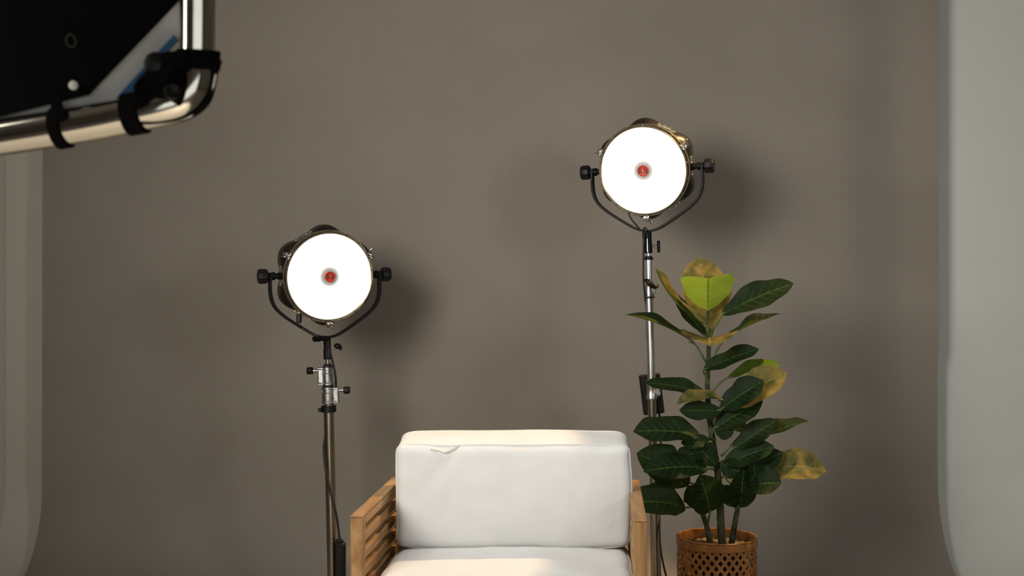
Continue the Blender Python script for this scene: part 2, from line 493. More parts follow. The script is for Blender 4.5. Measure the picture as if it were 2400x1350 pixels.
# ------------------------------------------------------------------ cushions
def cushion(name, loc, rotz, a, r, crown, seed, label, wr=None):
    root = thing(name, loc, (0, 0, rotz))
    n = 34
    def g(i):          # denser towards the edges
        t = -1 + 2 * i / n
        return math.sin(t * PI / 2) * 0.55 + t * 0.45
    ax, ay, az = a
    def shape(p):
        P = Vector((p[0] * ax, p[1] * ay, p[2] * az))
        Q = Vector((max(-(ax - r), min(ax - r, P.x)), max(-(ay - r), min(ay - r, P.y)), max(-(az - r), min(az - r, P.z))))
        d = P - Q
        if d.length > 1e-9:
            cube = max(abs(d.x), abs(d.y), abs(d.z))
            P = Q + d.normalized() * cube
        x, y, z = P.x / ax, P.y / ay, P.z / az
        k = lambda t: max(0, 1 - abs(t) ** 2.6)
        P.y += crown[1] * (1 if y > 0 else -1) * abs(y) * k(x) * k(z)
        P.z += crown[2] * (1 if z > 0 else -1) * abs(z) * k(x) * k(y)
        P.x += crown[0] * (1 if x > 0 else -1) * abs(x) * k(y) * k(z)
        nv = mnoise.noise(Vector((P.x * 7 + seed, P.y * 7, P.z * 7))) * 0.0035 + mnoise.noise(Vector((P.x * 18, P.y * 18 + seed, P.z * 18))) * 0.0016
        P += Vector((x, y, z)) * nv
        if wr: P = wr(P, x, y, z)
        return P
    vs = []; fs = []; ix = {}
    def vid(i, j, k):
        key = (i, j, k)
        if key not in ix:
            ix[key] = len(vs); vs.append(shape((g(i), g(j), g(k))))
        return ix[key]
    for i in range(n):
        for j in range(n):
            fs.append((vid(i, j, 0), vid(i, j + 1, 0), vid(i + 1, j + 1, 0), vid(i + 1, j, 0)))
            fs.append((vid(i, j, n), vid(i + 1, j, n), vid(i + 1, j + 1, n), vid(i, j + 1, n)))
            fs.append((vid(i, 0, j), vid(i + 1, 0, j), vid(i + 1, 0, j + 1), vid(i, 0, j + 1)))
            fs.append((vid(i, n, j), vid(i, n, j + 1), vid(i + 1, n, j + 1), vid(i + 1, n, j)))
            fs.append((vid(0, i, j), vid(0, i, j + 1), vid(0, i + 1, j + 1), vid(0, i + 1, j)))
            fs.append((vid(n, i, j), vid(n, i + 1, j), vid(n, i + 1, j + 1), vid(n, i, j + 1)))
    MB().add(vs, fs).build('cover', M['linen'], root, 75)
    tag(root, label, 'cushion', 'armchair cushions')
    return root, shape

def loop_on(shape, mk, n=40):
    """closed loop of unit-cube points mapped onto the cushion surface"""
    pts = []
    cr = 0.93
    for (p, q) in (((-1, -1), (1, -1)), ((1, -1), (1, 1)), ((1, 1), (-1, 1)), ((-1, 1), (-1, -1))):
        for i in range(n):
            t = i / n
            pts.append(shape(mk(p[0] + (q[0] - p[0]) * t, p[1] + (q[1] - p[1]) * t)))
    out = []
    m = len(pts)
    for i in range(m):
        out.append((pts[i - 2] + pts[i - 1] * 2 + pts[i] * 3 + pts[(i + 1) % m] * 2 + pts[(i + 2) % m]) / 9)
    return out

def wrinkle_back(P, x, y, z):
    # tucked pleat in the top seam left of the middle, and a sagging seam line
    if z > 0.2:
        k = math.exp(-((P.x + 0.175) / 0.030) ** 2) * max(0, z) ** 6 * max(0, -y) ** 2
        P.z -= 0.006 * k
        P.z += 0.011 * y * z
        if y < 0: P.z -= 0.006 * max(0, 1 - x * x) * max(0, z) ** 4 * (-y)
    if y < 0:
        P.y += 0.005 * math.exp(-((P.x + 0.20 - (P.z - 0.05) * 0.6) / 0.018) ** 2) * math.exp(-((P.z - 0.06) / 0.05) ** 2)
    return P
BC, sh = cushion('back_cushion', (0.004, 3.110, 0.500), R(-0.6), (0.299, 0.076, 0.1360), 0.020, (0.004, 0.012, 0.010), 1.3,
                 'thick off-white linen back cushion with piped seams standing upright on the armchair', wrinkle_back)
for ch in BC.children: ch.location = (0, 0, 0.140)
pip = MB().tube(loop_on(sh, lambda a, b: (a, -0.80, b * 1.0 if b < 0 else b)), 0.0030, 8, closed=True).build('piping', M['piping'], BC, 80)
pip.location = (0, 0, 0.140)
pip = MB().tube(loop_on(sh, lambda a, b: (a, 0.80, b)), 0.0030, 8, closed=True).build('piping', M['piping'], BC, 80)
pip.location = (0, 0, 0.140)
mpl = MB().tube(spline([(-0.212, -0.074, 0.258), (-0.190, -0.0795, 0.2545), (-0.174, -0.0815, 0.2500), (-0.156, -0.0785, 0.2585), (-0.144, -0.071, 0.266)], 6), 0.0019, 6).build('pleat', M['piping'], BC, 80)

SC, sh = cushion('seat_cushion', (-0.006, 2.930, 0.382), R(-3.0), (0.298, 0.245, 0.058), 0.028, (0.004, 0.006, 0.010), 5.1,
                 'off-white linen seat cushion with piped seams lying flat between the wooden arms')
for ch in SC.children: ch.location = (0, 0, 0.058)
pip = MB().tube(loop_on(sh, lambda a, b: (a, b, 0.72)), 0.0030, 8, closed=True).build('piping', M['piping'], SC, 80)
pip.location = (0, 0, 0.058)

# ------------------------------------------------------------------ light stands and lamps
def T(x, y, z): return Matrix.Translation((x, y, z))
def RX(a): return Matrix.Rotation(R(a), 4, 'X')
def RY(a): return Matrix.Rotation(R(a), 4, 'Y')
def RZ(a): return Matrix.Rotation(R(a), 4, 'Z')
UNIT = 4.17 / FPX          # metres per photograph pixel at the stands

def stand_base(S, r, top, legang, spread=0.215):
    MB().lathe([(r, 0.07), (r, top)], 24).build('lower_tube', M['steel_tube'], S)
    MB().lathe([(r + .002, 0.055), (r + .012, 0.06), (r + .012, 0.12), (r + .002, 0.125)], 24).build('hub', M['cast_alu'], S)
    for a in legang:
        d = Vector((math.cos(R(a)), math.sin(R(a)), 0))
        leg = MB().tube([d * (r + .004) + Vector((0, 0, .095)), d * (spread * .5) + Vector((0, 0, .075)), d * spread + Vector((0, 0, .018))], 0.009, 12).build('leg', M['steel_tube'], S)
        MB().tube([d * (spread - .012) + Vector((0, 0, .0235)), d * (spread + .014) + Vector((0, 0, .0125))], 0.0125, 12).build('rubber_foot', M['rubber'], leg)

def tknob(S, mat, L0=0.0, size=0.0125, length=0.022, shaft=0.02, name='clamp_knob', body='black_plastic'):
    k = MB().lathe([(size * .86, shaft), (size, shaft + .003), (size, shaft + length - .004), (size * .8, shaft + length)], 30, lobes=5, amp=0.07).build(name, M[body], S, 40, mat)
    MB().lathe([(0.0055, L0), (0.0055, shaft * .45), (0.004, shaft * .5), (0.006, shaft * .6), (0.006, shaft + .001)], 16).build('shaft', M['cast_alu'], k, 40)
    return k

def cast_collar(S, z0, z1, r, side):
    c = MB()
    h = z1 - z0
    c.lathe([(r, z0), (r + .0042, z0 + .001), (r + .0042, z0 + .006), (r + .0012, z0 + .009), (r + .0012, z0 + h * .62), (r - .0012, z0 + h * .66),
             (r - .0012, z1 - .007), (r + .003, z1 - .006), (r + .003, z1 - .001), (r, z1)], 32)
    c.box((side * (r + .006), -0.003, (z0 + z1) / 2), (0.019, 0.022, h * .8), 0.003)
    for zz in (z0 + .004, z1 - .004):
        c.box((side * (r + .006), -0.003, zz), (0.022, 0.026, 0.007), 0.002)
    o = c.build('collar', M['cast_alu'], S)
    zc = z1 - .012
    m = T(side * (r + .013), -0.003, zc) @ RY(90 * side)
    tknob(S, m)
    return o

LEAN = R(-1.35)
# --- left stand
LB = Vector((-0.627, 4.17, PAPER))
LS = thing('light_stand', LB, (0, LEAN, 0))
tag(LS, 'steel light stand with two cast clamps left of the armchair, carrying the lower lamp', 'light stand', 'studio light stands')
zpx = lambda y: CAMZ - (y - 675) * UNIT - PAPER
stand_base(LS, 0.0185, zpx(947), (200, 320, 80))
MB().lathe([(0.023, zpx(966)), (0.0265, zpx(965)), (0.0265, zpx(951)), (0.023, zpx(950))], 24).box((-0.030, -0.004, zpx(960)), (0.012, 0.016, 0.013), .002).build('stop_ring', M['black_plastic'], LS)
cast_collar(LS, zpx(945), zpx(907), 0.0215, 1)
MB().lathe([(0.019, zpx(908)), (0.019, zpx(901))], 24).build('seal', M['rubber'], LS)
cast_collar(LS, zpx(902), zpx(860), 0.0180, -1)
MB().lathe([(0.0165, zpx(861)), (0.0165, zpx(856)), (0.012, zpx(855)), (0.012, zpx(852))], 24).build('seal', M['rubber'], LS)
MB().lathe([(0.0075, zpx(860)), (0.0075, zpx(830))], 20).build('spigot', M['chrome'], LS)

# --- right stand
RB = Vector((0.510, 4.17, PAPER))
RS = thing('light_stand', RB, (0, LEAN, 0))
tag(RS, 'taller silver light stand standing behind the potted plant, carrying the higher lamp', 'light stand', 'studio light stands')
stand_base(RS, 0.0185, zpx(1180), (-6, 234, 114))
MB().lathe([(0.0150, zpx(1190)), (0.0150, zpx(930))], 24).build('middle_tube', M['steel_tube'], RS)
MB().lathe([(0.0185, zpx(1185)), (0.023, zpx(1183)), (0.023, zpx(1150)), (0.0185, zpx(1148))], 24).build('collar', M['cast_alu'], RS)
c = MB().lathe([(0.0165, zpx(936)), (0.0195, zpx(934)), (0.0195, zpx(928)), (0.0180, zpx(926)), (0.0180, zpx(904)), (0.0195, zpx(902)), (0.0195, zpx(894)), (0.016, zpx(891))], 28)
c.box((0.021, -0.006, zpx(918)), (0.016, 0.016, 0.030), 0.003)
c.build('collar', M['cast_alu'], RS)
tknob(RS, T(0.022, -0.014, zpx(920)) @ RX(90) , size=0.007, length=0.010, shaft=0.008, body='cast_alu')
MB().lathe([(0.0140, zpx(895)), (0.0140, zpx(690))], 24).build('upper_tube', M['satin_alu'], RS)
c = MB().lathe([(0.0155, zpx(698)), (0.0178, zpx(697)), (0.0178, zpx(692)), (0.0165, zpx(691)), (0.0165, zpx(670)), (0.0145, zpx(668))], 28)
c.box((0.013, -0.008, zpx(681)), (0.016, 0.016, 0.022), 0.003)
c.build('collar', M['cast_alu'], RS)
MB().lathe([(0.0176, zpx(699)), (0.0182, zpx(698)), (0.0182, zpx(695)), (0.0176, zpx(694))], 28).build('seal', M['rubber'], RS)
lv = spline([(-0.020, -0.014, zpx(655)), (-0.008, -0.020, zpx(659)), (0.004, -0.022, zpx(667)), (0.016, -0.020, zpx(673)), (0.026, -0.017, zpx(672)), (0.028, -0.016, zpx(668))], 5)
MB().tube(lv, [0.004, .005, .006, .007, .0085, .0095, .010, .0105, .0105, .010, .0098, .0095, .009, .008, .0075, .007, .0065, .006, .0055, .005, .0045, .0045, .004, .0038, .0035, .003][:len(lv)], 12).build('clamp_lever', M['black_plastic'], RS, 60)
MB().lathe([(0.0118, zpx(692)), (0.0118, zpx(604))], 24).build('top_tube', M['satin_alu'], RS)
MB().lathe([(0.0135, zpx(609)), (0.0165, zpx(608)), (0.0165, zpx(605)), (0.0135, zpx(604)), (0.0135, zpx(601)), (0.0115, zpx(600))], 24).build('top_ring', M['black_plastic'], RS)
MB().lathe([(0.0070, zpx(604)), (0.0070, zpx(580))], 20).build('spigot', M['chrome'], RS)

# --- lamp heads
def hexr(th, base, amp):
    return base * (1 + amp * math.cos(6 * th))
def lamp(name, base, h, yaw, tilt, label, plates):
    up = Matrix.Rotation(LEAN, 4, 'Y')
    loc = base + (up @ Vector((0, 0, h)))
    root = bpy.data.objects.new(name, None); root.empty_display_size = .05
    COL.objects.link(root)
    root.matrix_world = Matrix.Translation(loc) @ up @ RZ(yaw)
    tag(root, label, 'lamp', 'round studio lamps')
    HCZ = 0.2175
    # head frame: local +z is the optical axis, pointing out of the front (towards -y), local y up
    H = T(0, 0, HCZ) @ RX(tilt) @ RX(90)
    FR = 0.052      # front plane ahead of the pivots
    # six-lobed housing (lobes top and bottom)
    n = 96
    def lob(th): return math.cos(6 * (th - PI / 2))
    prof = [(-0.085, 0.090, 0.02), (-0.084, 0.125, 0.03), (-0.070, 0.150, 0.045), (-0.045, 0.1645, 0.072), (-0.005, 0.1665, 0.074), (0.012, 0.1650, 0.072), (0.026, 0.160, 0.035), (0.036, 0.1550, 0.004)]
    vs = []; fs = []
    for (z, r, a) in prof:
        for k in range(n):
            th = 2 * PI * k / n
            rr = r * (1 + a * lob(th))
            vs.append((rr * math.cos(th), rr * math.sin(th), z))
    for i in range(len(prof) - 1):
        for k in range(n):
            fs.append((i * n + k, i * n + (k + 1) % n, (i + 1) * n + (k + 1) % n, (i + 1) * n + k))
    fs.append(tuple(range(n))[::-1]); fs.append(tuple((len(prof) - 1) * n + k for k in range(n)))
    hs = MB().add(vs, fs).build('housing', M['housing'], root, 50, H)
    # bright metal plates with screws on the flats of the housing
    for a in plates:
        pm = RZ(a) @ T(0.1565, 0, -0.012)
        p = MB().box((0, 0, 0), (0.006, 0.074, 0.030), 0.002, pm)
        p.box((0.003, 0, 0), (0.006, 0.030, 0.034), 0.002, pm)
        plate = p.build('vent_plate', M['cast_alu'], hs, 30)
        for q in (-0.030, -0.012, 0.012, 0.030):
            MB().lathe([(0.0034, 0), (0.0034, .003), (0.002, .004)], 10, pm @ T(0.003 if abs(q) > .02 else .006, q, 0.004) @ RY(90)).build('screw', M['chrome'], hs, 40)
    # bezel ring: two thin hoops round the face
    bz = MB()
    bz.lathe([(0.1550, 0.030), (0.1615, 0.031), (0.1620, 0.040), (0.1600, 0.0420), (0.1585, 0.040), (0.1550, 0.030)], 96, cap=False)
    bezel = bz.build('bezel', M['bezel'], root, 40, H)
    b2 = MB().lathe([(0.1495, FR - .010), (0.1538, FR - .008), (0.1546, FR - .003), (0.1528, FR + .001), (0.1498, FR - .001), (0.1495, FR - .010)], 96, cap=False)
    b2.build('bezel', M['bezel'], root, 40, H)
    # small pegs round the bezel
    for k in range(18):
        a = 20 * k + 7
        MB().box((0.1575, 0, 0.044), (0.003, 0.005, 0.007), .0008, RZ(a)).build('peg', M['chrome'], bezel, 30)
    # glowing diffuser disc, slightly domed, and the hairline spokes printed on it
    pr = [(0.150, -0.004), (0.150, 0.0), (0.120, 0.0012), (0.08, 0.0022), (0.04, 0.0028), (0.012, 0.003)]
    face = MB().lathe(pr, 72).build('diffuser', M['lamp_face'], root, 50, H @ T(0, 0, FR - .006))
    for a in (90, 270, 210, 330, 30, 150):
        ln = 0.050 if a in (90, 270) else 0.012
        MB().box((0.150 - ln / 2, 0, 0.0030), (ln, 0.0010, 0.0012), 0, RZ(a + 2)).build('spoke', M['bezel'], face, 0)
    # red centre cap with a bar across its hollow
    cap = MB().lathe([(0.0185, 0.002), (0.0190, 0.004), (0.0190, 0.010), (0.0178, 0.0118), (0.0163, 0.0110), (0.0155, 0.006), (0.002, 0.005)], 40).build('centre_cap', M['red_cap'], root, 35, H @ T(0, 0, FR - .006))
    MB().box((0, 0, 0.008), (0.031, 0.0105, 0.006), .0016).build('cap_bar', M['red_dark'], cap, 30)
    for q in (-1, 1):
        MB().box((q * 0.0095, q * -0.0035, 0.0116), (0.010, 0.0028, 0.0008), .0002, RZ(-8)).build('cap_mark', M['chrome'], cap, 30)
        MB().lathe([(0.0022, 0.011), (0.0022, 0.0122), (0.001, 0.0126)], 12, T(0, q * 0.0028, 0)).build('screw', M['chrome'], cap, 40)
    # three chrome catches on the rim
    for a in (27, 153, 270):
        cm = RZ(a) @ T(0.163, 0, 0.040) @ Matrix.Scale(1.35, 4)
        ct = MB().box((0, 0, 0), (0.012, 0.017, 0.018), .002, cm).box((0.008, 0, -0.004), (0.008, 0.010, 0.016), .002, cm)
        ct.lathe([(0.0045, 0), (0.0045, 0.008), (0.003, 0.010)], 14, cm @ T(0.003, 0.005, 0.006))
        ct.lathe([(0.0045, 0), (0.0045, 0.008), (0.003, 0.010)], 14, cm @ T(0.003, -0.005, 0.006))
        cto = ct.build('rim_catch', M['chrome'], root, 30, H)
        MB().tube([cm @ Vector((.006, .006, .010)), cm @ Vector((.016, .010, .006)), cm @ Vector((.018, .012, -.002)), cm @ Vector((.010, .009, -.004))], 0.0016, 8).build('catch_wire', M['chrome'], cto, 60)
    # yoke: a flat band bent into a U, its ends on the pivots
    PX = 0.196
    half = [(PX, HCZ + .012), (PX + .002, HCZ - .02), (PX, HCZ - 0.070), (PX - .014, HCZ - 0.108), (PX - .046, HCZ - 0.140), (PX - .092, HCZ - 0.172), (PX - .130, HCZ - 0.196), (PX - .158, HCZ - 0.2105), (0.010, HCZ - 0.2175)]
    pts = [(x, 0, z) for x, z in half] + [(-x, 0, z) for x, z in half[::-1]]
    MB().tube(spline(pts, 5), 0, 4, flat=(0.0145, 0.0036, Vector((0, 1, 0)))).build('yoke', M['black_metal'], root, 45)
    for s in (-1, 1):
        pm = T(s * 0.150, 0, HCZ) @ RY(90 * s)
        kn = MB().lathe([(0.019, .056), (0.0235, .059), (0.0245, .064), (0.0245, .084), (0.0225, .088), (0.012, .088)], 60, lobes=10, amp=0.045).build('tilt_knob', M['black_plastic'], root, 40, pm)
        MB().lathe([(0.013, 0.006), (0.013, .018), (0.010, .019), (0.010, .030), (0.014, .031), (0.014, .042), (0.011, .044), (0.011, .058)], 24).build('bushing', M['black_metal'], kn, 40)
    # socket that drops over the stand's spigot, with its wing screw
    sk = MB().lathe([(0.0125, -0.078), (0.0140, -0.077), (0.0140, -0.045), (0.0125, -0.043), (0.0125, -0.004), (0.010, -.0035)], 28).build('stand_socket', M['black_metal'], root, 40)
    MB().box((0.0, -0.0133, -0.040), (0.0028, 0.0020, 0.070), .0006).build('socket_strip', M['chrome'], sk, 30)
    return root, H

LH = zpx(790)
LL, LHM = lamp('studio_lamp', LB, LH, 25.5, 7, 'lower round studio lamp, glowing white with a red centre, left of the armchair', (120, 60, 180, 240))
m = T(0.0135, -0.004, -0.040)
wk = MB().lathe([(0.0035, 0), (0.0035, 0.014)], 12, m @ RY(90)).build('wing_screw', M['cast_alu'], LL)
MB().tube(spline([(0.028, -.006, -0.038), (0.034, -.008, -0.033), (0.042, -.008, -0.036), (0.048, -.006, -0.047)], 4), [0.008, 0.0095, 0.0105, 0.011, 0.011, 0.0105, 0.010, .0095, .009, .008, .007, .005, .003], 12).build('wing', M['black_plastic'], wk, 60)
RH = zpx(541)
RL, RHM = lamp('studio_lamp', RB, RH, -20.0, 11.5, 'higher round studio lamp, glowing white with a red centre, above the potted plant', (60, 120, 0, 300))
wk = MB().lathe([(0.0030, 0.012), (0.0030, 0.020), (0.006, .021), (0.006, 0.030)], 14, T(0, 0, -0.056) @ RZ(18) @ RY(90)).build('wing_screw', M['cast_alu'], RL)
MB().box((0.036, 0, 0), (0.011, 0.014, 0.044), .004, T(0, 0, -0.056) @ RZ(18)).build('wing', M['black_plastic'], wk, 40)

# --- mains leads and power adapters
def local(root, p): return root.matrix_world.inverted() @ Vector(p)
bpy.context.view_layer.update()
PA = thing('power_adapter', at(797, 1350, 4.135) + Vector((0, 0, -0.10)))
tag(PA, 'long black power adapter strapped upright against the left light stand, at the bottom edge', 'power adapter')
MB().box((0.0, 0, 0.115), (0.040, 0.032, 0.21), .008).box((-0.003, 0, 0.222), (0.026, 0.022, 0.012), .003).build('case', M['black_plastic'], PA, 30)
MB().tube([(-0.002, 0, .224), (-0.003, 0, .243)], [0.006, 0.004], 12).build('strain_relief', M['rubber'], PA, 40)
path = [at(703, 762, 4.12), at(712, 772, 4.12), at(734, 783, 4.11), at(752, 793, 4.11), at(768, 806, 4.12), at(780, 850, 4.13), at(787, 890, 4.14), at(785, 925, 4.185), at(776, 965, 4.20), at(765, 1010, 4.185), at(759, 1050, 4.15), at(763, 1100, 4.125), at(776, 1160, 4.122), at(788, 1205, 4.125), at(796, 1262, 4.135)]
base = Vector(PA.location)
MB().tube([p - base for p in spline(path, 6)], 0.0040, 10).build('lead', M['rubber'], PA, 60)
MB().box(tuple(at(701, 746, 4.12) - base), (0.017, 0.017, 0.034), .004).build('plug', M['black_plastic'], PA, 30)
MB().box(tuple(at(701, 733, 4.12) - base), (0.007, 0.007, 0.008), .001).build('plug_tip', M['chrome'], PA, 30)
kb = MB()
for k in range(11):
    a = k * 2.4
    kb.box(tuple(at(752 + 13 * math.cos(a), 794 + 11 * math.sin(a * 1.3), 4.110 + .008 * math.sin(a * 2)) - base), (0.020, 0.020, 0.014), .004, None)
kb.build('cable_tie', M['webbing'], PA, 30)

PB = thing('power_adapter', at(1533, 970, 4.215), (0, R(-7), 0))
tag(PB, 'flat black power adapter hanging behind the right light stand, partly hidden by leaves', 'power adapter')
MB().box((0, 0, 0.071), (0.074, 0.030, 0.142), .004).build('case', M['black_plastic'], PB, 30)
MB().box((0.004, -0.018, 0.110), (0.030, 0.012, 0.020), .002).build('hanger', M['black_metal'], PB, 30)
bpy.context.view_layer.update()
path = [at(1473, 498, 4.13), at(1478, 510, 4.13), at(1490, 526, 4.13), at(1503, 540, 4.135), at(1511, 534, 4.14), at(1515, 540, 4.145), at(1509, 556, 4.14), at(1508, 600, 4.14), at(1508, 652, 4.15), at(1511, 690, 4.16), at(1515, 730, 4.185), at(1517, 800, 4.195), at(1524, 880, 4.205)]
inv = PB.matrix_world.inverted()
MB().tube([inv @ p for p in spline(path, 6)], 0.0032, 10).build('lead', M['rubber'], PB, 60)
MB().box(tuple(inv @ at(1509, 551, 4.142)), (0.010, 0.012, 0.022), .002).build('cable_clip', M['black_plastic'], PB, 30)
path = [at(1545, 965, 4.21), at(1549, 1050, 4.20), at(1546, 1150, 4.19), at(1546, 1240, 4.15), at(1549, 1290, 4.13), at(1560, 1345, 4.12), at(1578, 1400, 4.12), (0.60, 4.13, PAPER + .005), (0.70, 4.2, PAPER + .005)]
MB().tube([inv @ Vector(p) for p in spline(path, 6)], 0.0036, 10).build('mains_lead', M['rubber'], PB, 60)

# ------------------------------------------------------------------ woven basket
PD = 3.8
BX = (1680 - 1200) / FPX * PD
RIMZ = CAMZ - (1256 - 675) / FPX * PD
BK = thing('woven_basket', (BX, PD, PAPER))
tag(BK, 'round woven bamboo basket with diamond lattice sides, holding the leafy plant', 'basket')
HB = RIMZ - PAPER
def brad(z):
    t = z / HB
    return 0.108 + 0.016 * math.sin(min(1, t * 1.1) * PI * 0.62) + 0.002 * t
NS = 30
for d in (1, -1):
    for k in range(NS):
        a0 = 2 * PI * (k + (0.25 if d < 0 else 0)) / NS
        pts = []
        vs = []; fs = []
        m = 16
        hw = 0.0044
        for i in range(m + 1):
            z = 0.018 + (HB - 0.040) * i / m
            a = a0 + d * 2.05 * i / m
            r = brad(z) + d * 0.0011 * math.cos(i / m * NS * 2.05 * 2 / (2 * PI) * PI)
            e = Vector((-math.sin(a), math.cos(a), 0)); er = Vector((math.cos(a), math.sin(a), 0))
            tang = (e * d * 2.05 * r + Vector((0, 0, HB - .04))).normalized()
            s_ = er.cross(tang).normalized()
            p = er * r + Vector((0, 0, z))
            for (cs, cr) in ((-1, -.5), (1, -.5), (1, .5), (-1, .5)):
                vs.append(p + s_ * hw * cs + er * 0.0014 * cr)
        for i in range(m):
            for q in range(4):
                fs.append((i * 4 + q, i * 4 + (q + 1) % 4, i * 4 + 4 + (q + 1) % 4, i * 4 + 4 + q))
        fs.append((3, 2, 1, 0)); fs.append((m * 4, m * 4 + 1, m * 4 + 2, m * 4 + 3))
        MB().add(vs, fs).build('lattice_strip', M['basket'], BK, 30)
rt = brad(HB)
def hoop(z0, z1, ro, ri, name):
    MB().lathe([(ri, z0), (ro, z0), (ro + .0012, (z0 + z1) / 2), (ro, z1), (ri, z1), (ri, z0)], 72, cap=False).build(name, M['basket'], BK, 50)
hoop(HB - .0275, HB - .005, rt + .0035, rt + .0008, 'outer_rim_band')
hoop(HB - .030, HB - .004, rt - .0015, rt - .0042, 'inner_rim_band')
MB().tube([(math.cos(a) * (rt + .0008), math.sin(a) * (rt + .0008), HB - .002) for a in [2 * PI * k / 64 for k in range(64)]], 0.0033, 8, closed=True).build('rim_binding', M['basket'], BK, 80)
hoop(0.001, 0.026, brad(.01) + .004, brad(.01) - .003, 'foot_band')
MB().lathe([(brad(.01) - .002, .003), (brad(.01) - .002, .007)], 48).build('base_disc', M['basket'], BK, 30)

# ------------------------------------------------------------------ plant pot (inside the basket), stems and leaves
PT = thing('potted_plant', (BX, PD, PAPER + .008))
tag(PT, 'tall leafy rubber plant with glossy dark green leaves growing out of the woven basket', 'plant')
O = Vector((BX, PD, PAPER + .008))
MB().lathe([(0.070, 0), (0.086, HB - .070), (0.100, HB - .045), (0.104, HB - .042), (0.104, HB - .036), (0.096, HB - .036), (0.09, HB - .05), (0.01, HB - .055)], 48).build('inner_pot', M['pot_dark'], PT, 40)
vs = []; fs = []; nr, na = 12, 60
for i in range(nr + 1):
    for k in range(na):
        a = 2 * PI * k / na; r = 0.099 * i / nr
        x, y = r * math.cos(a), r * math.sin(a)
        vs.append((x, y, HB - .036 + 0.008 * mnoise.noise(Vector((x * 40, y * 40, 1))) + 0.006 * mnoise.noise(Vector((x * 110, y * 110, 5)))))
for i in range(nr):
    for k in range(na):
        fs.append((i * na + k, (i + 1) * na + k, (i + 1) * na + (k + 1) % na, i * na + (k + 1) % na))
MB().add(vs, fs).build('moss', M['moss'], PT, 60)

def stem(pts, r0, r1):
    P = spline(pts, 8)
    m = len(P)
    rs = [r0 + (r1 - r0) * i / (m - 1) for i in range(m)]
    rs = [r * (1 + 0.07 * math.sin(i * 2.4)) for i, r in enumerate(rs)]
    MB().tube([p - O for p in P], rs, 14).build('stem', M['stem'], PT, 80)
stem([at(1694, 1290, PD), at(1690, 1240, PD), at(1687, 1170, PD), at(1681, 1100, PD), at(1670, 1030, PD), at(1661, 960, PD), at(1658, 900, PD), at(1661, 840, PD), at(1661, 780, PD), at(1660, 728, PD)], 0.0135, 0.0055)
stem([at(1667, 1286, PD - .01), at(1658, 1240, PD - .02), at(1648, 1205, PD - .03), at(1638, 1180, PD - .04)], 0.0105, 0.005)
stem([at(1713, 1286, PD - .01), at(1720, 1240, PD - .02), at(1729, 1190, PD - .03), at(1738, 1140, PD - .03), at(1742, 1090, PD - .02)], 0.0105, 0.005)

def leaf(base, tip, wpx, nrm, fold=14, arch=0.05, wave=0.10, twist=0, stalk=None, flip=False, p=1.18, tipbend=0.0, mat='leaf'):
    """base/tip = (px, py, depth offset); nrm = way the leaf's upper face looks"""
    B = at(base[0], base[1], PD + base[2]) - O
    E = at(tip[0], tip[1], PD + tip[2]) - O
    W = wpx * PD / FPX
    t = E - B; Ln = t.length; t.normalize()
    n = Vector(nrm).normalized(); n = (n - t * n.dot(t)).normalized()
    s = t.cross(n)
    nu, nv = 22, 12
    vs = []; uv = []; fs = []
    ph = random.uniform(0, 6.28)
    for i in range(nu + 1):
        u = i / nu
        hw = W / 2 * (max(0.0, math.sin(PI * u ** p)) ** 0.56) * (1 - 0.10 * u) + 0.0006
        hw *= 1 + 0.05 * math.sin(u * 11 + ph) + 0.03 * math.sin(u * 23 + ph * 2)
        if u > .88: hw *= 1 - 0.35 * ((u - .88) / .12)
        tw = R(twist) * u
        nn = n * math.cos(tw) + s * math.sin(tw)
        ss = s * math.cos(tw) - n * math.sin(tw)
        c = B + t * (Ln * u) + n * (arch * Ln * 4 * u * (1 - u)) + n * (tipbend * Ln * max(0, u - .55) ** 2 * 4)
        for j in range(nv + 1):
            v = -1 + 2 * j / nv
            f = R(fold)
            av = abs(v)
            lift = math.sin(f) * (av ** 1.25) * hw
            lift += 1.7 * wave * hw * av * av * math.sin(u * 9.5 + ph + (1.7 if v > 0 else 0))
            vs.append(c + ss * (v * hw * math.cos(f)) + nn * lift)
            uv.append((u, (v + 1) / 2))
    for i in range(nu):
        for j in range(nv):
            a = i * (nv + 1) + j
            q = (a, a + 1, a + nv + 2, a + nv + 1)
            fs.append(q if not flip else q[::-1])  # flipped leaves show the gold side, painting in warm light
    lf = MB().add(vs, fs).build('leaf', M[mat], PT, 80, uv=uv)
    if stalk:
        S = [at(x, y, PD + d) - O for x, y, d in stalk] + [B, B + t * Ln * 0.10]
        S = spline(S, 5)
        MB().tube(S, [0.0042 - 0.0020 * i / (len(S) - 1) for i in range(len(S))], 8).build('leaf_stalk', M['petiole'], lf, 80)
    # raised midrib on the underside
    return lf
CAMU = (0, -0.75, 0.65)
# crown
leaf((1668, 782, .01), (1638, 604, .10), 128, (0.15, -0.9, 0.35), 10, 0.02, 0.05, stalk=[(1662, 800, 0)], flip=True, p=1.45)            # tall leaf at the back, flipped: warm light painted by the gold side
leaf((1660, 728, -.01), (1660, 640, -.15), 132, (0.05, 0.55, 0.85), 20, 0.07, 0.03, flip=False, tipbend=-0.15, p=1.0, mat='leaf_backlit')             # leaf pointing at the viewer, backlit glow painted into lighter colours
leaf((1654, 762, 0), (1536, 630, -.02), 62, (0.75, -0.30, 0.85), 30, -0.10, 0.06, twist=-10, stalk=[(1660, 792, 0)], flip=True)
leaf((1655, 790, .03), (1584, 702, .07), 66, (0.6, -0.8, 0.3), 16, 0.02, 0.05, stalk=[(1660, 800, 0)], p=1.4)
leaf((1691, 738, -.02), (1860, 664, -.05), 76, (-0.25, -0.85, 0.55), 14, 0.05, 0.08, stalk=[(1664, 795, 0), (1674, 765, -.02)])
